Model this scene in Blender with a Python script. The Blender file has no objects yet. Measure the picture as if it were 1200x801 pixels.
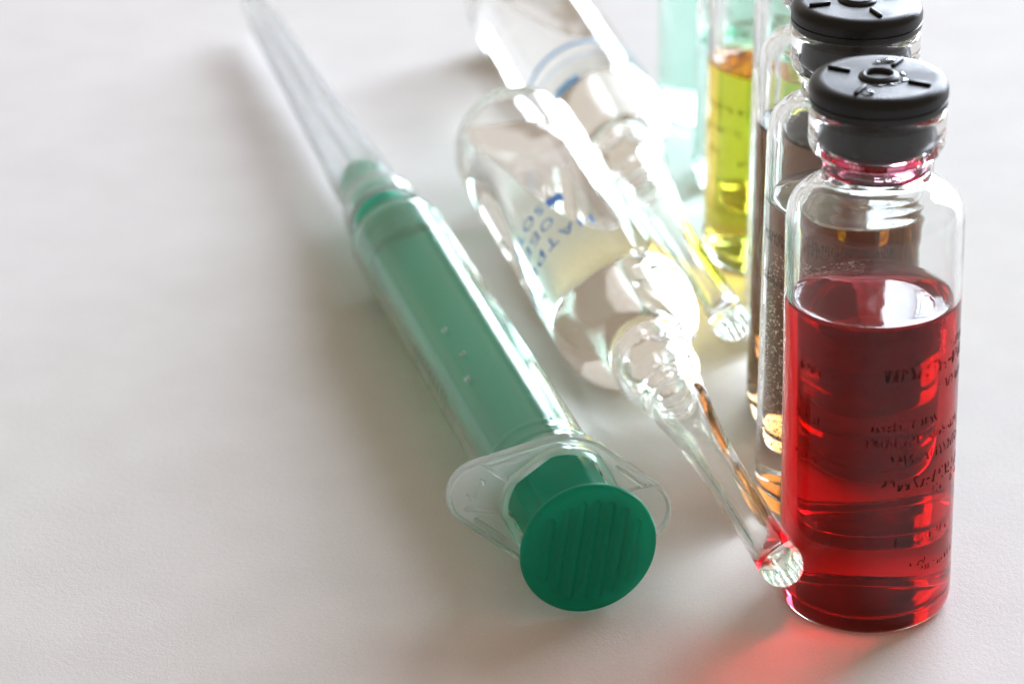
import bpy, bmesh, math, random
from mathutils import Vector, Matrix

# ------------------------------------------------------------------ camera, world, light, exposure
S = 0.01                                   # everything below is written in centimetres
scene = bpy.context.scene
COL = scene.collection
TH, ROLL, DIST = math.radians(25.5), math.radians(0.8), 44.0
fwd = Vector((0, math.cos(TH), -math.sin(TH)))
right0 = Vector((1, 0, 0)); up0 = right0.cross(fwd)
right = math.cos(ROLL) * right0 - math.sin(ROLL) * up0
up = math.sin(ROLL) * right0 + math.cos(ROLL) * up0
cam_pos = Vector((0, -DIST * math.cos(TH), DIST * math.sin(TH)))
cd = bpy.data.cameras.new('camera'); cam = bpy.data.objects.new('camera', cd); COL.objects.link(cam)
cam.matrix_world = Matrix(((right.x, up.x, -fwd.x, cam_pos.x * S), (right.y, up.y, -fwd.y, cam_pos.y * S),
                           (right.z, up.z, -fwd.z, cam_pos.z * S), (0, 0, 0, 1)))
cd.sensor_width = 36.0; cd.lens = 3800 / 1200 * 36.0
cd.clip_start = 0.01; cd.clip_end = 50
cd.dof.use_dof = True; cd.dof.focus_distance = 0.374; cd.dof.aperture_fstop = 27
scene.camera = cam

w = bpy.data.worlds.new('World'); scene.world = w; w.use_nodes = True
bg = w.node_tree.nodes['Background']
bg.inputs[0].default_value = (1.0, 0.80, 0.62, 1); bg.inputs[1].default_value = 0.36   # the room round the table

ld = bpy.data.lights.new('window_light', 'AREA'); ld.shape = 'RECTANGLE'
ld.size, ld.size_y = 1.8, 1.7                                    # the window the picture is lit by, upright behind the table to the right
ld.energy = 164; ld.color = (0.79, 0.87, 1.0)
lo = bpy.data.objects.new('window_light', ld); COL.objects.link(lo)
lo.location = (1.14, 1.96, 0.88)
lo.rotation_euler = (Vector((0.0, 0.0, 0.88)) - lo.location).to_track_quat('-Z', 'Y').to_euler()
l2 = bpy.data.lights.new('back_left_fill', 'AREA'); l2.shape = 'RECTANGLE'   # added fill lamp, gives the clear glass something pale to show at back left
l2.size, l2.size_y = 1.7, 1.3; l2.energy = 2.6; l2.color = (0.98, 0.985, 1.0)
o2 = bpy.data.objects.new('back_left_fill', l2); COL.objects.link(o2)
o2.location = (-0.78, 1.75, 0.72)
o2.rotation_euler = (Vector((0.0, 0.0, 0.5)) - o2.location).to_track_quat('-Z', 'Y').to_euler()

scene.view_settings.view_transform = 'Standard'; scene.view_settings.look = 'None'
scene.view_settings.exposure = 0.0; scene.view_settings.gamma = 1.0
scene.render.engine = 'CYCLES'
cy = scene.cycles
cy.max_bounces = 64; cy.transmission_bounces = 64; cy.glossy_bounces = 64; cy.diffuse_bounces = 6
cy.transparent_max_bounces = 16; cy.volume_bounces = 0
cy.caustics_reflective = True; cy.caustics_refractive = True; cy.blur_glossy = 0.0
cy.sample_clamp_indirect = 45.0
cy.use_denoising = True
try:
    cy.denoiser = 'OPENIMAGEDENOISE'; cy.denoising_input_passes = 'RGB_ALBEDO_NORMAL'; cy.denoising_prefilter = 'ACCURATE'
except Exception:
    pass
rnd = random.Random(7)

# ------------------------------------------------------------------ materials
def new_mat(name):
    m = bpy.data.materials.new(name); m.use_nodes = True
    nt = m.node_tree; nt.nodes.clear()
    out = nt.nodes.new('ShaderNodeOutputMaterial')
    return m, nt, out

def bump(nt, scale, strength, dist, detail=2.0, coord='Object', stretch=None):
    tc = nt.nodes.new('ShaderNodeTexCoord'); nz = nt.nodes.new('ShaderNodeTexNoise')
    nz.inputs['Scale'].default_value = scale; nz.inputs['Detail'].default_value = detail
    b = nt.nodes.new('ShaderNodeBump'); b.inputs['Strength'].default_value = strength; b.inputs['Distance'].default_value = dist
    src = tc.outputs[coord]
    if stretch:
        mp = nt.nodes.new('ShaderNodeMapping'); mp.inputs['Scale'].default_value = stretch
        nt.links.new(src, mp.inputs['Vector']); src = mp.outputs['Vector']
    nt.links.new(src, nz.inputs['Vector']); nt.links.new(nz.outputs['Fac'], b.inputs['Height'])
    return b

def glass(name, color=(0.992, 0.998, 0.995), ior=1.42, rough=0.0, sigma=None, wav=None, wall=False):
    m, nt, out = new_mat(name)
    g = nt.nodes.new('ShaderNodeBsdfGlass'); g.inputs['Color'].default_value = (*color, 1)
    g.inputs['IOR'].default_value = ior; g.inputs['Roughness'].default_value = rough
    nt.links.new(g.outputs[0], out.inputs['Surface'])
    if wav:
        b = bump(nt, *wav); nt.links.new(b.outputs[0], g.inputs['Normal'])
    if wall:                                               # faces that touch the glass bend light from glass to liquid
        at = nt.nodes.new('ShaderNodeAttribute'); at.attribute_name = 'wall'
        mr = nt.nodes.new('ShaderNodeMapRange'); mr.inputs['To Min'].default_value = ior; mr.inputs['To Max'].default_value = ior / 1.42
        nt.links.new(at.outputs['Fac'], mr.inputs['Value']); nt.links.new(mr.outputs['Result'], g.inputs['IOR'])
    if sigma:                                              # absorption per metre, r g b
        d = max(sigma) * 1.0001
        v = nt.nodes.new('ShaderNodeVolumeAbsorption'); v.inputs['Density'].default_value = d
        v.inputs['Color'].default_value = (*[1 - s / d for s in sigma], 1)
        nt.links.new(v.outputs[0], out.inputs['Volume'])
    return m

def plastic(name, color, rough=0.35, sss=0.0, transl=0.0, trcol=None, coat=0.0):
    m, nt, out = new_mat(name)
    p = nt.nodes.new('ShaderNodeBsdfPrincipled')
    p.inputs['Base Color'].default_value = (*color, 1); p.inputs['Roughness'].default_value = rough
    p.inputs['IOR'].default_value = 1.5; p.inputs['Coat Weight'].default_value = coat
    if sss:
        p.inputs['Subsurface Weight'].default_value = sss
        p.inputs['Subsurface Radius'].default_value = (0.4, 1.0, 0.7); p.inputs['Subsurface Scale'].default_value = 0.002
    src = p.outputs[0]
    if transl:
        t = nt.nodes.new('ShaderNodeBsdfTranslucent'); t.inputs['Color'].default_value = (*(trcol or color), 1)
        mx = nt.nodes.new('ShaderNodeMixShader'); mx.inputs[0].default_value = transl
        nt.links.new(src, mx.inputs[1]); nt.links.new(t.outputs[0], mx.inputs[2]); src = mx.outputs[0]
    nt.links.new(src, out.inputs['Surface'])
    return m, nt, p

def milky(name, color, haze, rough, ior=1.49):
    """clear polypropylene: rough glass with a little white haze in it"""
    m, nt, out = new_mat(name)
    g = nt.nodes.new('ShaderNodeBsdfGlass'); g.inputs['Color'].default_value = (*color, 1)
    g.inputs['IOR'].default_value = ior; g.inputs['Roughness'].default_value = rough
    d = nt.nodes.new('ShaderNodeBsdfDiffuse'); d.inputs['Color'].default_value = (0.85, 0.88, 0.87, 1)
    t = nt.nodes.new('ShaderNodeBsdfTranslucent'); t.inputs['Color'].default_value = (0.85, 0.88, 0.87, 1)
    m1 = nt.nodes.new('ShaderNodeMixShader'); m1.inputs[0].default_value = 0.5
    nt.links.new(d.outputs[0], m1.inputs[1]); nt.links.new(t.outputs[0], m1.inputs[2])
    m2 = nt.nodes.new('ShaderNodeMixShader'); m2.inputs[0].default_value = haze
    nt.links.new(g.outputs[0], m2.inputs[1]); nt.links.new(m1.outputs[0], m2.inputs[2])
    nt.links.new(m2.outputs[0], out.inputs['Surface'])
    return m

M = {}
M['glass'] = glass('vial_glass', wav=(55, 0.05, 0.002, 2.0))
M['amp_glass'] = glass('ampoule_glass', (0.994, 0.998, 0.996), wav=(40, 0.03, 0.002, 1.0))
M['red'] = glass('red_liquid', (1, 1, 1), 1.34, sigma=(15, 400, 320), wall=True)
M['red_film'] = glass('red_film', (1, 1, 1), 1.34, sigma=(40, 900, 600))
M['clear'] = glass('clear_liquid', (1, 1, 1), 1.34, sigma=(8, 9, 12), wall=True)
M['amber'] = glass('amber_liquid', (1, 1, 1), 1.34, sigma=(125, 195, 290), wall=True)
M['yellow'] = glass('yellow_liquid', (1, 1, 1), 1.34, sigma=(1, 19, 165), wall=True)
M['teal'] = glass('teal_liquid', (1, 1, 1), 1.34, sigma=(25, .3, 8), wall=True)
M['palewater'] = glass('ampoule_liquid', (1, 1, 1), 1.34, sigma=(.8, 1.2, 2.2), wall=True)
M['rubber'], _nt, _p = plastic('black_rubber', (0.006, 0.006, 0.007), 0.42)
_p.inputs['Specular IOR Level'].default_value = 0.38
_b = bump(_nt, 3800, 0.15, 0.0001, 3.0); _nt.links.new(_b.outputs[0], _p.inputs['Normal'])
_tc = _nt.nodes.new('ShaderNodeTexCoord'); _nz = _nt.nodes.new('ShaderNodeTexNoise'); _nz.inputs['Scale'].default_value = 170
_mr = _nt.nodes.new('ShaderNodeMapRange'); _mr.inputs['From Min'].default_value = .35; _mr.inputs['From Max'].default_value = .65
_mr.inputs['To Min'].default_value = 0.24; _mr.inputs['To Max'].default_value = 0.48
_nt.links.new(_tc.outputs['Object'], _nz.inputs['Vector']); _nt.links.new(_nz.outputs['Fac'], _mr.inputs['Value'])
_nt.links.new(_mr.outputs['Result'], _p.inputs['Roughness'])
M['water'] = glass('water_drop', (1, 1, 1), 1.33)
M['green'], _nt, _p = plastic('green_plastic', (0.0, 0.32, 0.20), 0.36, transl=0.36, trcol=(0.02, 0.72, 0.50))
_p.inputs['Specular IOR Level'].default_value = 0.3
_b = bump(_nt, 900, 0.06, 0.0003, 2.0); _nt.links.new(_b.outputs[0], _p.inputs['Normal'])
M['green_rod'], _nt, _p = plastic('green_rod_plastic', (0.0, 0.29, 0.19), 0.26, transl=0.38, trcol=(0.005, 0.75, 0.50))
_p.inputs['Specular IOR Level'].default_value = 0.14
M['hub'], _nt, _p = plastic('green_hub_plastic', (0.03, 0.50, 0.36), 0.3, transl=0.45, trcol=(0.05, 0.7, 0.52))
M['barrel'] = milky('clear_barrel_plastic', (0.965, 0.995, 0.985), 0.012, 0.09, 1.28)
M['flange'] = milky('clear_flange_plastic', (0.95, 0.98, 0.975), 0.30, 0.08, 1.42)
M['cover'] = milky('clear_cover_plastic', (0.985, 0.99, 0.995), 0.13, 0.06, 1.34)
M['steel'], _nt, _p = plastic('needle_steel', (0.6, 0.6, 0.62), 0.25); _p.inputs['Metallic'].default_value = 1
M['blue'], _, _ = plastic('blue_print', (0.06, 0.30, 0.92), 0.5, transl=.4)
M['pale_blue'], _, _ = plastic('light_blue_print', (0.16, 0.45, 0.85), 0.5, transl=.4)
M['ink'], _, _ = plastic('black_print', (0.012, 0.012, 0.014), 0.5)
_m, _nt, _out = new_mat('worn_ink')
_d = _nt.nodes.new('ShaderNodeBsdfDiffuse'); _d.inputs[0].default_value = (.03, .026, .026, 1)
_t = _nt.nodes.new('ShaderNodeBsdfTransparent'); _x = _nt.nodes.new('ShaderNodeMixShader')
_tc = _nt.nodes.new('ShaderNodeTexCoord'); _n = _nt.nodes.new('ShaderNodeTexNoise'); _n.inputs['Scale'].default_value = 900
_r = _nt.nodes.new('ShaderNodeMapRange'); _r.inputs['From Min'].default_value = .35; _r.inputs['From Max'].default_value = .6
_r.inputs['To Min'].default_value = .4; _r.inputs['To Max'].default_value = .9
_nt.links.new(_tc.outputs['Object'], _n.inputs['Vector']); _nt.links.new(_n.outputs['Fac'], _r.inputs['Value']); _nt.links.new(_r.outputs['Result'], _x.inputs[0])
_nt.links.new(_t.outputs[0], _x.inputs[1]); _nt.links.new(_d.outputs[0], _x.inputs[2]); _nt.links.new(_x.outputs[0], _out.inputs['Surface'])
M['worn_ink'] = _m
M['grey_ink'], _, _ = plastic('grey_green_print', (0.02, 0.035, 0.032), 0.5)
M['speck'], _, _ = plastic('white_speck', (0.85, 0.82, 0.78), 0.4, transl=.6)

def paper():
    m, nt, out = new_mat('white_paper')
    p = nt.nodes.new('ShaderNodeBsdfPrincipled'); p.inputs['Roughness'].default_value = 0.72
    p.inputs['Specular IOR Level'].default_value = 0.12
    tc = nt.nodes.new('ShaderNodeTexCoord')
    n1 = nt.nodes.new('ShaderNodeTexNoise'); n1.inputs['Scale'].default_value = 3200; n1.inputs['Detail'].default_value = 4
    n2 = nt.nodes.new('ShaderNodeTexNoise'); n2.inputs['Scale'].default_value = 90; n2.inputs['Detail'].default_value = 3
    n3 = nt.nodes.new('ShaderNodeTexNoise'); n3.inputs['Scale'].default_value = 1300; n3.inputs['Detail'].default_value = 4
    for n in (n1, n2, n3): nt.links.new(tc.outputs['Object'], n.inputs['Vector'])
    a = nt.nodes.new('ShaderNodeMath'); a.operation = 'ADD'
    nt.links.new(n1.outputs['Fac'], a.inputs[0]); nt.links.new(n3.outputs['Fac'], a.inputs[1])
    b = nt.nodes.new('ShaderNodeBump'); b.inputs['Strength'].default_value = 0.3; b.inputs['Distance'].default_value = 0.00011
    nt.links.new(a.outputs[0], b.inputs['Height']); nt.links.new(b.outputs[0], p.inputs['Normal'])
    r = nt.nodes.new('ShaderNodeMapRange'); r.inputs['From Min'].default_value = 0.3; r.inputs['From Max'].default_value = 0.7
    r.inputs['To Min'].default_value = 0.0; r.inputs['To Max'].default_value = 1.0
    mxf = nt.nodes.new('ShaderNodeMath'); mxf.operation = 'MULTIPLY_ADD'; mxf.inputs[1].default_value = 0.6
    sc = nt.nodes.new('ShaderNodeMath'); sc.operation = 'MULTIPLY'; sc.inputs[1].default_value = 0.4
    nt.links.new(n1.outputs['Fac'], mxf.inputs[0]); nt.links.new(n2.outputs['Fac'], sc.inputs[0]); nt.links.new(sc.outputs[0], mxf.inputs[2])
    nt.links.new(mxf.outputs[0], r.inputs['Value'])
    c = nt.nodes.new('ShaderNodeMix'); c.data_type = 'RGBA'
    c.inputs[6].default_value = (0.74, 0.725, 0.71, 1); c.inputs[7].default_value = (0.84, 0.83, 0.82, 1)
    nt.links.new(r.outputs['Result'], c.inputs[0]); nt.links.new(c.outputs[2], p.inputs['Base Color'])
    nt.links.new(p.outputs[0], out.inputs['Surface'])
    return m
M['paper'] = paper()

# ------------------------------------------------------------------ mesh helpers (centimetres in, metres out)
def link(name, bm, mat, parent=None, smooth=True, sharp=None):
    for v in bm.verts: v.co *= S
    me = bpy.data.meshes.new(name); bm.to_mesh(me); bm.free()
    me.materials.append(mat)
    if smooth:
        me.polygons.foreach_set('use_smooth', [True] * len(me.polygons))
        if sharp: me.set_sharp_from_angle(angle=math.radians(sharp))
    o = bpy.data.objects.new(name, me); COL.objects.link(o)
    if parent: o.parent = parent
    return o

def thing(name, label, cat, mat4, group=None):
    o = bpy.data.objects.new(name, None); COL.objects.link(o)
    o.empty_display_size = 0.01
    mm = mat4.copy(); mm.translation = mm.translation * S
    o.matrix_world = mm
    o['label'] = label; o['category'] = cat
    if group: o['group'] = group
    return o

def smooth_prof(pts, n=6):
    """Catmull-Rom through (r, z) points for rounded glass"""
    out = []
    P = [pts[0]] + list(pts) + [pts[-1]]
    for i in range(1, len(P) - 2):
        p0, p1, p2, p3 = [Vector(q) for q in P[i - 1:i + 3]]
        L = (p2 - p1).length
        k = n if 0.02 < L < 1.2 else 1
        for j in range(k):
            t = j / k
            q = 0.5 * ((2 * p1) + (p2 - p0) * t + (2 * p0 - 5 * p1 + 4 * p2 - p3) * t * t + (3 * p1 - p0 - 3 * p2 + p3) * t ** 3) if k > 1 else p1
            out.append((max(q.x, 0), q.y))
    out.append(tuple(pts[-1]))
    return out

def lathe(bm, prof, seg=96, flip=False, wall=None):
    """revolve (r, z) round z; a profile that starts and ends on the axis gives a closed skin.
    going up the outside of the profile the faces look outwards"""
    rings = []
    full = [prof[0]]
    for a, b in zip(prof, prof[1:]):                                # support loops keep the shading of long walls true
        L = math.hypot(b[0] - a[0], b[1] - a[1])
        if L > .16:
            for t in (.03 / L, .5, 1 - .03 / L): full.append((a[0] + (b[0] - a[0]) * t, a[1] + (b[1] - a[1]) * t))
        full.append(b)
    for r, z in full:
        if r < 1e-5: rings.append([bm.verts.new((0, 0, z))])
        else: rings.append([bm.verts.new((r * math.cos(2 * math.pi * k / seg), r * math.sin(2 * math.pi * k / seg), z)) for k in range(seg)])
    lay = None
    if wall is not None: lay = bm.faces.layers.float.get('wall') or bm.faces.layers.float.new('wall')
    def f(vs):
        if len(set(vs)) < 3: return
        nf = bm.faces.new(list(reversed(vs)) if flip else vs)
        if lay: nf[lay] = wall
    for a, b in zip(rings, rings[1:]):
        for k in range(seg):
            l = (k + 1) % seg
            if len(a) == 1 and len(b) == 1: continue
            if len(a) == 1: f([a[0], b[l], b[k]])
            elif len(b) == 1: f([a[k], a[l], b[0]])
            else: f([a[k], a[l], b[l], b[k]])

def lathe_obj(name, profs, mat, parent, seg=96, sharp=None):
    bm = bmesh.new()
    for p in profs: lathe(bm, p, seg)
    return link(name, bm, mat, parent, True, sharp)

def box(bm, c, d, mat=None):
    r = bmesh.ops.create_cube(bm, size=1.0)
    for v in r['verts']:
        v.co = Vector((v.co.x * d[0], v.co.y * d[1], v.co.z * d[2])) + Vector(c)
        if mat is not None: v.co = mat @ v.co
    return r['verts']

def rounded_bar(bm, L, wd, h, n=6, bev=0.35):
    """stadium bar along x, standing on z=0, soft top"""
    pts = []
    for s_, x0 in ((1, L / 2 - wd / 2), (-1, -L / 2 + wd / 2)):
        for k in range(n + 1):
            a = -math.pi / 2 + math.pi * k / n
            pts.append((x0 + s_ * wd / 2 * math.cos(a), s_ * wd / 2 * math.sin(a)))
    lay = []
    for sc, z in ((1, 0), (1, h * 0.6), (0.85, h * 0.9), (0.6, h)):
        lay.append([bm.verts.new((math.copysign(max(abs(x) - wd / 2 * (1 - sc), 0), x) if abs(x) > L / 2 - wd / 2 - 1e-6 else x, y * sc, z)) for x, y in pts])
    m_ = len(pts)
    for a, b in zip(lay, lay[1:]):
        for k in range(m_): bm.faces.new((a[k], a[(k + 1) % m_], b[(k + 1) % m_], b[k]))
    bm.faces.new(lay[-1]); bm.faces.new(list(reversed(lay[0])))

def tube(bm, path, rad, seg=10, cap=True):
    """round tube along a list of points"""
    rings = []
    for i, p in enumerate(path):
        p = Vector(p)
        t = (Vector(path[min(i + 1, len(path) - 1)]) - Vector(path[max(i - 1, 0)])).normalized()
        a = t.orthogonal().normalized() if i == 0 else (rings_a - t * rings_a.dot(t)).normalized()
        rings_a = a; b = t.cross(a)
        rings.append([bm.verts.new(p + rad * (math.cos(2 * math.pi * k / seg) * a + math.sin(2 * math.pi * k / seg) * b)) for k in range(seg)])
    for r0, r1 in zip(rings, rings[1:]):
        for k in range(seg): bm.faces.new((r0[k], r0[(k + 1) % seg], r1[(k + 1) % seg], r1[k]))
    if cap: bm.faces.new(list(reversed(rings[0]))); bm.faces.new(rings[-1])

def stroke(bm, pts, wd, place):
    """flat pen stroke in (u, v) mapped on a surface by place(u, v)"""
    for (u0, v0), (u1, v1) in zip(pts, pts[1:]):
        d = Vector((u1 - u0, v1 - v0))
        if d.length < 1e-6: continue
        d.normalize(); n = Vector((-d.y, d.x)) * wd / 2; e = d * wd * 0.25
        k = max(1, int(math.hypot(u1 - u0, v1 - v0) / 0.06))
        row = []
        for j in range(k + 1):
            t = j / k; u = u0 + (u1 - u0) * t; v = v0 + (v1 - v0) * t
            ex = -e if j == 0 else (e if j == k else Vector((0, 0)))
            row.append((bm.verts.new(place(u + n.x + ex.x, v + n.y + ex.y)), bm.verts.new(place(u - n.x + ex.x, v - n.y + ex.y))))
        for a, b in zip(row, row[1:]): bm.faces.new((a[0], a[1], b[1], b[0]))

def scribble_line(bm, u0, u1, v, h, place, rng, wd=0.016, gaps=0.2):
    """a line of small worn print, too blurred in the photograph to read"""
    u = u0
    while u < u1:
        if rng.random() < gaps: u += h * 0.7; continue
        gw = h * rng.uniform(0.35, 0.6)
        for _ in range(rng.choice((2, 2, 3))):
            a = (u + rng.uniform(0, gw), v + rng.choice((0, 0, h * .5, h)))
            b = (u + rng.uniform(0, gw), v + rng.choice((0, h * .5, h * .6, h)))
            mid = ((a[0] + b[0]) / 2 + rng.uniform(-.2, .2) * gw, (a[1] + b[1]) / 2)
            stroke(bm, [a, mid, b], wd * rng.uniform(0.7, 1.15), place)
        u += gw + h * 0.18

def cyl_place(r, a0, z0, sign=1):
    """u runs round the cylinder (to the right as seen from outside), v up"""
    return lambda u, v: Vector((r * math.cos(a0 + sign * u / r), r * math.sin(a0 + sign * u / r), z0 + v))

def text_bm(bm, body, size, place):
    cu = bpy.data.curves.new('lettering', 'FONT'); cu.body = body; cu.size = size; cu.resolution_u = 3
    cu.align_x = 'CENTER'; cu.space_character = 1.15
    to = bpy.data.objects.new('lettering', cu); COL.objects.link(to)
    dg = bpy.context.evaluated_depsgraph_get(); dg.update()
    me = to.evaluated_get(dg).to_mesh()
    vs = [bm.verts.new(place(v.co.x, v.co.y)) for v in me.vertices]
    for p in me.polygons:
        try: bm.faces.new([vs[i] for i in p.vertices])
        except ValueError: pass
    to.evaluated_get(dg).to_mesh_clear()
    bpy.data.objects.remove(to); bpy.data.curves.remove(cu)

# ------------------------------------------------------------------ table
bm = bmesh.new()
vs = [bm.verts.new(p) for p in ((-150, -120, 0), (150, -120, 0), (150, 200, 0), (-150, 200, 0))]
bm.faces.new(vs)
tb = link('table_surface', bm, M['paper'], None, False); tb['kind'] = 'structure'; tb['label'] = 'white textured paper the glassware lies on'

# ------------------------------------------------------------------ vials
VR = 0.985
OUT = smooth_prof([(0, .06), (.5, .05), (.78, .015), (.86, .0), (.92, .015), (.965, .07), (.985, .17)], 4) + \
      smooth_prof([(.985, 4.66), (.978, 4.80), (.945, 4.95), (.87, 5.06), (.77, 5.13), (.67, 5.19), (.605, 5.28), (.592, 5.38)], 5) + \
      smooth_prof([(.592, 5.46), (.605, 5.51), (.65, 5.545), (.71, 5.60), (.742, 5.67), (.75, 5.76)], 4) + \
      smooth_prof([(.75, 5.97), (.735, 6.04), (.69, 6.06)], 4) + [(.44, 6.06)]
INN = [(.43, 6.04)] + smooth_prof([(.43, 5.45), (.455, 5.33), (.535, 5.225), (.63, 5.125), (.735, 5.06), (.822, 4.99), (.874, 4.905), (.90, 4.785), (.905, 4.66)], 5) + \
      smooth_prof([(.905, .36), (.89, .25), (.82, .17), (.6, .15), (0, .17)], 4)

def make_stopper(parent, rot, wet):
    prof = [(0, 5.56), (.35, 5.56), (.41, 5.58), (.44, 5.63), (.44, 6.062), (.70, 6.064), (.735, 6.08), (.752, 6.11), (.756, 6.17), (.742, 6.178), (.742, 6.19), (.758, 6.20),
            (.758, 6.27), (.748, 6.315), (.725, 6.35), (.69, 6.372), (.63, 6.38), (0, 6.38)]
    st = lathe_obj('rubber_stopper', [prof], M['rubber'], parent, 96, 50)
    st.rotation_euler[2] = rot; st.location.z = .03 * S
    bm = bmesh.new()
    lathe(bm, [(.225, 6.375), (.222, 6.395), (.21, 6.408), (.195, 6.41), (.18, 6.425), (.165, 6.43), (.15, 6.425), (.135, 6.40), (.13, 6.375)], 64)
    link('center_ring', bm, M['rubber'], st)
    for k in range(4):
        bm = bmesh.new(); rounded_bar(bm, .27, .052, .036)
        bm.transform(Matrix.Rotation(k * math.pi / 2, 4, 'Z') @ Matrix.Translation((.475, 0, 6.377)))
        link('ridge_bar', bm, M['rubber'], st)
    return st

def drop(parent, x, y, z, r, h, sx=1.0, rot=0.0):
    bm = bmesh.new()
    lathe(bm, [(r * math.cos(a), h * math.sin(a)) for a in [math.pi / 2 * k / 6 for k in range(6)]] + [(0, h)], 20)
    n = len(bm.verts)
    bm.faces.new(list(reversed([v for v in bm.verts if abs(v.co.z) < 1e-9])))
    bm.transform(Matrix.Translation((x, y, z)) @ Matrix.Rotation(rot, 4, 'Z') @ Matrix.Diagonal((sx, 1, 1, 1)))
    return link('water_drop', bm, M['water'], parent)

def make_vial(name, label, x, y, lean, liquid, level, rot, wet=False, film=None):
    mt = Matrix.Translation((x, y, 0)) @ Matrix.Rotation(math.radians(lean), 4, 'Y')
    t = thing(name, label, 'vial', mt, 'glass vials standing in a row')
    zr = level + .06                                                # the liquid wets the wall up to here
    lathe_obj('glass_body', [OUT + [p for p in INN if p[1] > zr] + [(.905, zr)]], M['glass'], t, 128)
    st = make_stopper(t, rot, wet)
    bot = list(reversed([p for p in INN if p[1] < zr])) + [(.905, zr)]
    top = [(.905, zr), (.892, level + .035), (.87, level + .01), (.825, level - .02), (.74, level - .045), (.6, level - .06), (0, level - .065)]
    bm = bmesh.new(); lathe(bm, bot, 128, wall=1.0); lathe(bm, smooth_prof(top, 3), 128, wall=0.0)
    bmesh.ops.remove_doubles(bm, verts=bm.verts[:], dist=1e-4)
    link('liquid', bm, M[liquid], t, True, 40)
    if film:
        lathe_obj('liquid_film', [[(.34, 5.545), (.37, 5.47), (.41, 5.36), (.458, 5.325), (.447, 5.40), (.438, 5.5), (.437, 5.61), (.40, 5.57), (.34, 5.555), (.34, 5.545)]], M[film + '_film'], t, 96)
    return t, st

red, red_st = make_vial('glass_vial', 'frontmost glass vial, full of bright red liquid, under a wet black rubber stopper', 4.06, -6.93, -.55, 'red', 3.80, 0, True, 'red')
v2, v2_st = make_vial('glass_vial', 'glass vial of clear liquid full of white specks, directly behind the red one', 3.94, -4.47, .7, 'clear', 3.95, 0)
v3, _ = make_vial('glass_vial', 'glass vial of brown liquid, squeezed between the speckled vial and the yellow one', 4.00, -2.2, .7, 'amber', 4.0, .4)
make_vial('glass_vial', 'glass vial of clear liquid, almost hidden between the brown and the yellow vial', 4.14, .20, .7, 'clear', 1.2, .3)
ye, _ = make_vial('glass_vial', 'glass vial of yellow liquid with small black print', 3.74, 2.9, .6, 'yellow', 2.93, .9)
ta, _ = make_vial('glass_vial', 'glass vial of pale teal liquid directly behind the yellow vial', 3.75, 5.6, .6, 'teal', 2.3, .2)
tb2, _ = make_vial('glass_vial', 'rearmost glass vial, of teal liquid, farthest from the red one', 3.36, 8.6, .4, 'teal', 4.2, .5)
red_st.rotation_euler[2] = math.radians(-31); v2_st.rotation_euler[2] = math.radians(20)

# water on the red vial's stopper
for (px, py, r, h, sx, ro) in ((.13, .46, .075, .03, 1.6, .3), (.02, .42, .05, .025, 1, 0), (-.17, -.49, .07, .04, 1, 0), (.25, .06, .06, .02, .8, 0), (.24, -.13, .05, .015, 1.6, .8), (.1, -.24, .045, .014, 1.7, .2),
                               (-.04, -.27, .04, .013, 1.6, -.2), (.19, -.2, .03, .012, 1, 0), (.2, .38, .04, .02, 1, 0), (.02, -.25, .026, .012, 1, 0)):
    d = drop(None, px, py, 6.379, r, h, sx, ro); d.parent = red_st; d.rotation_euler[2] = math.radians(31)

# worn print on the vials
def print_part(parent, lines, mat, seed, r=VR + .002):
    rng = random.Random(seed); bm = bmesh.new()
    for (a0, a1, z, h, g) in lines:
        pl = cyl_place(r, math.radians(-90), 0); h *= .72
        scribble_line(bm, math.radians(a0) * r, math.radians(a1) * r, z, h, pl, rng, wd=h * .2, gaps=g)
    return link('printed_text', bm, mat, parent, False)
print_part(red, [(2, 75, 3.22, .19, .05), (48, 78, 3.42, .13, .3), (50, 80, 2.98, .14, .2), (-6, 40, 2.62, .12, .2), (-12, 70, 2.42, .12, .2), (8, 75, 2.18, .15, .15),
                 (2, 75, 1.86, .18, .05), (40, 80, 1.72, .12, .3), (8, 58, 1.16, .12, .55), (0, 50, .86, .1, .6), (30, 70, .76, .09, .5), (-62, -40, 3.2, .12, .3), (-62, -40, 2.6, .12, .3), (-62, -42, 2.1, .12, .4), (120, 165, 3.3, .14, .3)], M['worn_ink'], 3)
print_part(v2, [(-80, 30, 3.62, .10, .0), (-80, 30, 3.55, .08, .0), (-80, 20, 3.10, .10, .05), (-80, 20, 3.03, .08, .05)], M['grey_ink'], 5)
print_part(ye, [(-72, -25, 2.40, .12, .15), (-72, -35, 2.08, .12, .2), (-70, -60, 1.72, .16, .3), (-40, -30, 1.66, .14, .2)], M['worn_ink'], 6)
print_part(ta, [(-66, -30, 3.2, .12, .1), (-66, -40, 2.9, .1, .1)], M['grey_ink'], 8)

# white specks in the second vial
bm = bmesh.new(); rng = random.Random(11)
for k in range(1500):
    a = math.radians(rng.uniform(-195, -80)); z = .9 + 2.5 * rng.random() ** 1.2
    r = rng.uniform(.007, .014); R_ = .89
    mtx = Matrix.Translation((R_ * math.cos(a), R_ * math.sin(a), z)) @ Matrix.Scale(r, 4)
    bmesh.ops.create_icosphere(bm, subdivisions=1, radius=1.0, matrix=mtx)
sp = link('white_specks', bm, M['speck'], v2); sp['kind'] = 'stuff'

# ------------------------------------------------------------------ lying things: frame along an axis
def axis_frame(p0, p1):
    p0, p1 = Vector(p0), Vector(p1)
    u = (p1 - p0).normalized()
    ex = Vector((u.y, -u.x, 0)).normalized(); ey = u.cross(ex)     # right-handed: x to the left, y up, z along the axis
    if ey.z < 0: ex, ey = -ex, -ey
    m = Matrix((ex, ey, u)).transposed().to_4x4(); m.translation = p0
    return m

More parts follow.
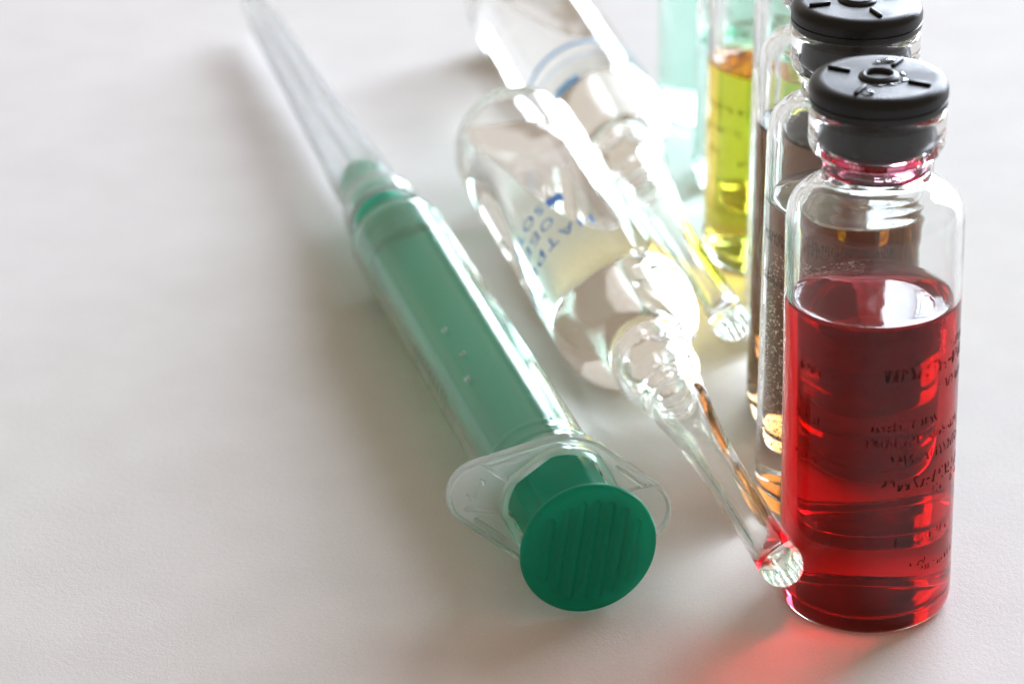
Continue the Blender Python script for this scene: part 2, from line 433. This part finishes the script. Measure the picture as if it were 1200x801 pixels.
# ------------------------------------------------------------------ syringe
SYA, SYB = (.855, -7.33, .85), (-1.550, 1.84, .70)
mt = axis_frame(SYA, SYB)
sy = thing('syringe', 'plastic syringe with a green plunger and capped needle, lying on white paper', 'syringe', mt)
LB = 9.56                                                          # barrel front
# in this frame x points left, y up, z towards the needle
FR = math.radians(15.5)
def hull_outline(rc, rl, d, n=20):
    b = math.acos((rc - rl) / d); pts = []
    for k in range(n + 1): a = -b + 2 * b * k / n; pts.append((d + rl * math.cos(a), rl * math.sin(a)))
    for k in range(n + 1): a = b + (math.pi - 2 * b) * k / n; pts.append((rc * math.cos(a), rc * math.sin(a)))
    for k in range(n + 1): a = math.pi - b + 2 * b * k / n; pts.append((-d + rl * math.cos(a), rl * math.sin(a)))
    for k in range(n + 1): a = math.pi + b + (math.pi - 2 * b) * k / n; pts.append((rc * math.cos(a), rc * math.sin(a)))
    return pts
Z0 = 1.28
# barrel: one tube, closed at the front by a cone and nozzle
ZF = LB
bo = [(.715, Z0), (.715, Z0 + .22), (.692, Z0 + .26), (.688, Z0 + .42), (.696, Z0 + .45), (.696, Z0 + .53), (.688, Z0 + .56), (.688, Z0 + .70), (.696, Z0 + .73), (.696, Z0 + .80), (.688, Z0 + .83)] + [(.688, ZF - .10), (.66, ZF - .03), (.59, ZF), (.22, ZF + .03), (.20, ZF + .5), (.06, ZF + .5)]
bi = [(.06, ZF - .06), (.55, ZF - .08), (.61, ZF - .14), (.61, Z0 + .5), (.63, Z0 + .3), (.64, Z0)]
prof = bo + bi + [bo[0]]
barrel = lathe_obj('barrel', [prof], M['barrel'], sy, 96, 40)
# finger flange
bm = bmesh.new()
ol = hull_outline(.855, .42, .98); ins = hull_outline(.795, .36, .98); N = len(ol)
hole = [(.645 * math.cos(math.atan2(y, x)), .645 * math.sin(math.atan2(y, x))) for x, y in ol]
ring1 = [(.735 * math.cos(math.atan2(y, x)), .735 * math.sin(math.atan2(y, x))) for x, y in ol]
def loop(pts, z): return [bm.verts.new((x, y, z)) for x, y in pts]
mo = [((a[0] + b[0]) / 2, (a[1] + b[1]) / 2) for a, b in zip(ol, ins)]
lv = [loop(hole, .13), loop(hole, -.035), loop([(x * 1.11, y * 1.11) for x, y in hole], -.045), loop(ring1, -.03), loop([(x * 1.02, y * 1.02) for x, y in ring1], .02), loop(ins, .02), loop([(i[0]*.6+m_[0]*.4, i[1]*.6+m_[1]*.4) for i, m_ in zip(ins, mo)], -.03), loop(mo, -.04), loop(ol, -.01), loop(ol, .10), loop(mo, .13)]
lv.append(lv[0])
for a, b in zip(lv, lv[1:]):
    for k in range(N):
        l = (k + 1) % N
        bm.faces.new((a[k], b[k], b[l], a[l]))
bmesh.ops.recalc_face_normals(bm, faces=bm.faces)
bm.transform(Matrix.Rotation(FR, 4, 'Z')); bm.transform(Matrix.Translation((0, 0, Z0 - .06)))
fl = link('finger_flange', bm, M['flange'], sy, True, 35)
for sx in (1, -1):
    for q in (1, -1):
        bm = bmesh.new(); rounded_bar(bm, .42, .055, .065)
        bm.transform(Matrix.Rotation(math.pi, 4, 'X'))
        a = Vector((sx * .74, q * .22, 0)); b = Vector((sx * 1.12, q * .22, 0)) if q < 0 else Vector((sx * 1.08, q * .38, 0))
        c = (a + b) / 2; ang = math.atan2(b.y - a.y, b.x - a.x)
        bm.transform(Matrix.Translation((0, 0, Z0 - .06 + .018)) @ Matrix.Rotation(FR, 4, 'Z') @ Matrix.Translation(c) @ Matrix.Rotation(ang, 4, 'Z'))
        bmesh.ops.recalc_face_normals(bm, faces=bm.faces)
        link('flange_rib', bm, M['flange'], fl)
for sx in (1, -1):                                                 # raised bars along the four slanting edges
    for q in (1, -1):
        bm = bmesh.new(); rounded_bar(bm, .5, .055, .06); bm.transform(Matrix.Rotation(math.pi, 4, 'X'))
        bm.transform(Matrix.Translation((0, 0, Z0 - .06 + .018)) @ Matrix.Rotation(FR, 4, 'Z') @ Matrix.Translation((sx * .77, q * .44, 0)) @ Matrix.Rotation(-sx * q * math.radians(26.4), 4, 'Z'))
        bmesh.ops.recalc_face_normals(bm, faces=bm.faces)
        link('flange_rib', bm, M['flange'], fl)
bm = bmesh.new()                                                   # moulded squiggle on the left wing
sq = [(.075, .07), (.055, .11), (.02, .125), (-.005, .10), (-.005, .05), (.005, -.01), (.02, -.06), (.005, -.11), (-.03, -.12), (-.07, -.08), (-.10, -.07)]
tube(bm, [(1.06 - x, .04 + y * 1.1, Z0 - .06 + .008) for x, y in sq], .017, 8)
bm.transform(Matrix.Rotation(FR, 4, 'Z'))
link('moulded_mark', bm, M['flange'], fl)
# plunger: square-ish rod with bevelled corners, thumb disc, seal
def rod_section(hw, ch, groove):
    pts = []
    for k in range(4):
        a = k * math.pi / 2
        for (x, y) in ((hw, -ch), (hw, ch), (hw - groove, ch + .02), (hw - groove, hw - groove - .0)):
            pts.append((x * math.cos(a) - y * math.sin(a), x * math.sin(a) + y * math.cos(a)))
    return pts
bm = bmesh.new()
rs = []
NB = 96
for k in range(NB):
    a = 2 * math.pi * k / NB
    # superellipse between circle and square
    ca, sa = math.cos(a), math.sin(a); n_ = 9
    r = .505 / ((abs(ca) ** n_ + abs(sa) ** n_) ** (1 / n_)); r = min(r, .602)
    rs.append((r * ca, r * sa))
lv = [[bm.verts.new((x * s_, y * s_, z)) for x, y in rs] for s_, z in ((1.12, .09), (1.04, .13), (1, .2), (1, LB - 1.15), (.9, LB - 1.05))]
for a, b in zip(lv, lv[1:]):
    for k in range(NB): bm.faces.new((a[k], a[(k + 1) % NB], b[(k + 1) % NB], b[k]))
bm.faces.new(lv[-1]); bm.faces.new(list(reversed(lv[0])))
bm.transform(Matrix.Rotation(math.radians(-12), 4, 'Z'))
link('plunger_rod', bm, M['green_rod'], sy, True, 30)
disc = [(0, 0)] + [(.013 * k, 0) for k in range(1, 57)] + smooth_prof([(.742, .002), (.79, .018), (.812, .06), (.80, .11), (.74, .13)], 4) + [(0, .13)]
bm = bmesh.new()
rings = []
for r, z in disc:
    if r < 1e-6: rings.append([bm.verts.new((0, 0, z))]); continue
    row = []
    for k in range(300):
        a = 2 * math.pi * k / 300; x, y = r * math.cos(a), r * math.sin(a); dz = 0
        if r < .74 and z < .01:                                     # seven moulded bars across the face, leaning a little
            ca, sa = math.cos(math.radians(9)), math.sin(math.radians(9)); u_, v_ = x * ca + y * sa, -x * sa + y * ca
            i = round(u_ / .172)
            if abs(i) <= 3:
                L = math.sqrt(.64 ** 2 - (i * .172) ** 2) * .92
                dd = math.hypot(u_ - i * .172, max(abs(v_) - L, 0))
                dz = -.03 * min(max((.052 - dd) / .026, 0), 1)
        row.append(bm.verts.new((x, y, z + dz)))
    rings.append(row)
for A_, B_ in zip(rings, rings[1:]):
    for k in range(300):
        l = (k + 1) % 300
        if len(A_) == 1: bm.faces.new((A_[0], B_[l], B_[k]))
        elif len(B_) == 1: bm.faces.new((A_[k], A_[l], B_[0]))
        else: bm.faces.new((A_[k], A_[l], B_[l], B_[k]))
th = link('thumb_disc', bm, M['green'], sy, True, 60)
lathe_obj('plunger_seal', [[(0, LB - 1.1), (.56, LB - 1.1), (.606, LB - 1.05), (.606, LB - .95), (.58, LB - .9), (.58, LB - .55), (.606, LB - .5), (.606, LB - .3), (.59, LB - .13), (0, LB - .11)]], M['green_rod'], sy, 96, 40)
# graduation printed on the barrel's left flank
bm = bmesh.new(); pl = lambda u, v: Vector((.691 * math.cos(math.radians(14) - u / .691), .691 * math.sin(math.radians(14) - u / .691), v))
for k in range(9):
    z = 4.1 + k * .2; L = .30 if k % 4 == 0 else .16
    stroke(bm, [(0, z), (L, z)], .02, pl)
link('graduation_marks', bm, M['grey_ink'], barrel, False)
for a_, z_ in ((54, 5.2), (48, 3.8), (58, 4.4)):                       # small moulded dots
    bm = bmesh.new(); bmesh.ops.create_uvsphere(bm, u_segments=16, v_segments=8, radius=1.0)
    bm.transform(Matrix.Rotation(math.radians(a_), 4, 'Z') @ Matrix.Translation((.688, 0, z_)) @ Matrix.Diagonal((.007, .045, .07, 1)))
    link('moulded_dot', bm, M['cover'], barrel)
# needle hub, needle and cover
lathe_obj('needle_hub', [[(0, ZF + .06), (.25, ZF + .06), (.44, ZF + .07), (.45, ZF + .12), (.44, ZF + .75), (.41, ZF + .85), (.38, ZF + .9), (.35, ZF + 2.0), (.30, ZF + 2.35), (.2, ZF + 2.6), (.08, ZF + 2.75), (0, ZF + 2.75)]], M['hub'], sy, 64, 40)
bm = bmesh.new(); tube(bm, [(0, 0, ZF + 2.6), (0, 0, ZF + 9.6)], .032, 12); link('needle', bm, M['steel'], sy)
co = [(.50, ZF + .62), (.56, ZF + .66), (.57, ZF + 1.0), (.54, ZF + 1.25), (.47, ZF + 1.5), (.435, ZF + 1.9), (.415, ZF + 2.6), (.355, ZF + 4.5), (.29, ZF + 7.4), (.23, ZF + 10.2), (.21, ZF + 10.6), (.17, ZF + 10.8), (.1, ZF + 10.88), (0, ZF + 10.9)]
ci = [(0, ZF + 10.80), (.1, ZF + 10.78), (.15, ZF + 10.6), (.175, ZF + 10.2), (.235, ZF + 7.4), (.30, ZF + 4.5), (.36, ZF + 2.6), (.385, ZF + 1.9), (.41, ZF + 1.5), (.485, ZF + 1.2), (.50, ZF + 1.0), (.50, ZF + .62)]
cv = lathe_obj('needle_cover', [co + ci], M['cover'], sy, 64, 40)
for k in range(8):
    a = math.radians(22.5 + 45 * k); bm = bmesh.new()
    ca, sa = math.cos(a), math.sin(a); n = Vector((-sa, ca, 0))
    q = []
    for r_, z in ((.431, ZF + 1.95), (.353, ZF + 4.5), (.288, ZF + 7.4), (.232, ZF + 10.0)):
        q.append([bm.verts.new(Vector((ca * rr, sa * rr, z)) + n * d) for rr, d in ((r_ - .015, -.024), (r_ + .022, -.012), (r_ + .022, .012), (r_ - .015, .024))])
    for a_, b_ in zip(q, q[1:]):
        for j in range(4): bm.faces.new((a_[j], a_[(j + 1) % 4], b_[(j + 1) % 4], b_[j]))
    bm.faces.new(q[0]); bm.faces.new(q[-1]); bmesh.ops.recalc_face_normals(bm, faces=bm.faces)
    link('rib', bm, M['cover'], cv, False)

# ------------------------------------------------------------------ ampoules
def make_ampoule(label, tip, end, dl, level_s):
    mt = axis_frame(tip, end)
    t = thing('glass_ampoule', label, 'ampoule', mt, 'sealed glass ampoules lying side by side')
    def sh(p): return [(r, s + (dl if s > 4 else dl * s / 4)) for s, r in p]
    o1 = [(0, 0), (.025, .10), (.08, .18), (.17, .235), (.28, .252), (.5, .247), (1, .24), (2, .245), (2.6, .26), (3.2, .295), (3.6, .33), (3.85, .365), (3.95, .372), (4.05, .36), (4.15, .372), (4.27, .40), (4.36, .402), (4.44, .41), (4.6, .45),
          (4.85, .515), (5.1, .54), (5.3, .525), (5.43, .50), (5.53, .505), (5.68, .56), (5.88, .68), (6.1, .81), (6.35, .915), (6.6, .955), (6.8, .96)]
    o2 = [(12.55, .96), (12.8, .935), (12.97, .86), (13.05, .72), (13.04, .4), (13.0, 0)]
    i1 = [(.42, 0), (.45, .07), (.54, .11), (.8, .13), (2, .145), (2.8, .17), (3.4, .21), (3.85, .27), (4.2, .30), (4.5, .34), (4.85, .43), (5.1, .455), (5.4, .42), (5.55, .43), (5.7, .48), (5.9, .60), (6.1, .73), (6.35, .84), (6.6, .88), (6.8, .885)]
    i2 = [(12.5, .885), (12.72, .86), (12.85, .78), (12.90, .6), (12.88, .3), (12.86, 0)]
    outer = smooth_prof(sh(o1), 4) + smooth_prof(sh(o2), 4)
    inner = smooth_prof(sh(i1), 4) + smooth_prof(sh(i2), 4)
    kc = min(range(len(inner)), key=lambda i: abs(inner[i][1] - 5.05 - dl) + (9 if inner[i][0] < .2 else 0))
    A, B = inner[:kc + 1], inner[kc:]
    no = Vector((0, math.cos(math.radians(6)), math.sin(math.radians(6)))); co_ = (0, .87, level_s)
    bm = bmesh.new(); lathe(bm, B, 112, flip=True)                  # the dry part of the inner wall
    bmesh.ops.bisect_plane(bm, geom=bm.verts[:] + bm.edges[:] + bm.faces[:], plane_co=co_, plane_no=no, clear_inner=True)
    lathe(bm, A, 112, flip=True); lathe(bm, outer, 112)
    link('glass_body', bm, M['amp_glass'], t)
    # liquid: fills the shoulder, its surface sloping off under the air bubble
    rc, sc_ = B[0]
    bm = bmesh.new(); lathe(bm, B, 112, wall=1.0)
    lathe(bm, [(0, sc_ + .14), (rc * .4, sc_ + .12), (rc * .75, sc_ + .07), (rc, sc_)], 112, wall=0.0)
    bmesh.ops.remove_doubles(bm, verts=bm.verts[:], dist=1e-4)
    bmesh.ops.bisect_plane(bm, geom=bm.verts[:] + bm.edges[:] + bm.faces[:], plane_co=co_, plane_no=no, clear_outer=True)
    bmesh.ops.holes_fill(bm, edges=[x for x in bm.edges if x.is_boundary], sides=0)
    bmesh.ops.recalc_face_normals(bm, faces=bm.faces)
    link('liquid', bm, M['palewater'], t, True, 30)
    return t

amp1 = make_ampoule('clear glass ampoule with blue lettering, lying next to the syringe', (3.050, -8.186, .96), (.017, 5.092, .96), 0.42, 7.92)
amp2 = make_ampoule('clear glass ampoule with light blue bands round it, lying nearest the coloured vials', (2.918, -1.787, .96), (.084, 11.994, .96), 0.76, 8.81)

# blue lettering round the first ampoule: reads downwards on its left flank, tops of letters towards the stem
def round_text(parent, body, size, s, a_mid, mat, dirn=-1):
    """text running round the body; letters' up direction is towards the tip (-z)"""
    bm = bmesh.new(); r = .9635
    def place(u, v):
        a = math.radians(a_mid) - u / r
        return Vector((r * math.cos(a), r * math.sin(a), s - v))
    text_bm(bm, body, size, place)
    bmesh.ops.recalc_face_normals(bm, faces=bm.faces)
    return link('printed_lettering', bm, mat, parent, False)
round_text(amp1, 'НАТРИЮ', .36, 8.32, 32, M['blue'])
round_text(amp1, 'ОБЕС', .33, 8.80, 26, M['blue'])
round_text(amp1, '■5ОТЕ', .33, 9.26, 36, M['blue'])

def band(parent, s, wd, mat, a0=0, a1=360, r=.9635, r1=None):
    bm = bmesh.new(); n = 96; q = []
    for k in range(n + 1):
        a = math.radians(a0 + (a1 - a0) * k / n)
        q.append([bm.verts.new((rr * math.cos(a), rr * math.sin(a), z)) for rr, z in ((r, s - wd / 2), (r1 or r, s + wd / 2))])
    for a_, b_ in zip(q, q[1:]): bm.faces.new((a_[0], b_[0], b_[1], a_[1]))
    return link('printed_band', bm, mat, parent)
band(amp2, 8.46, .11, M['pale_blue'], -30, 215)
band(amp2, 7.96, .035, M['pale_blue'], 10, 190)
band(amp2, 7.26, .22, M['pale_blue'], 38, 64)
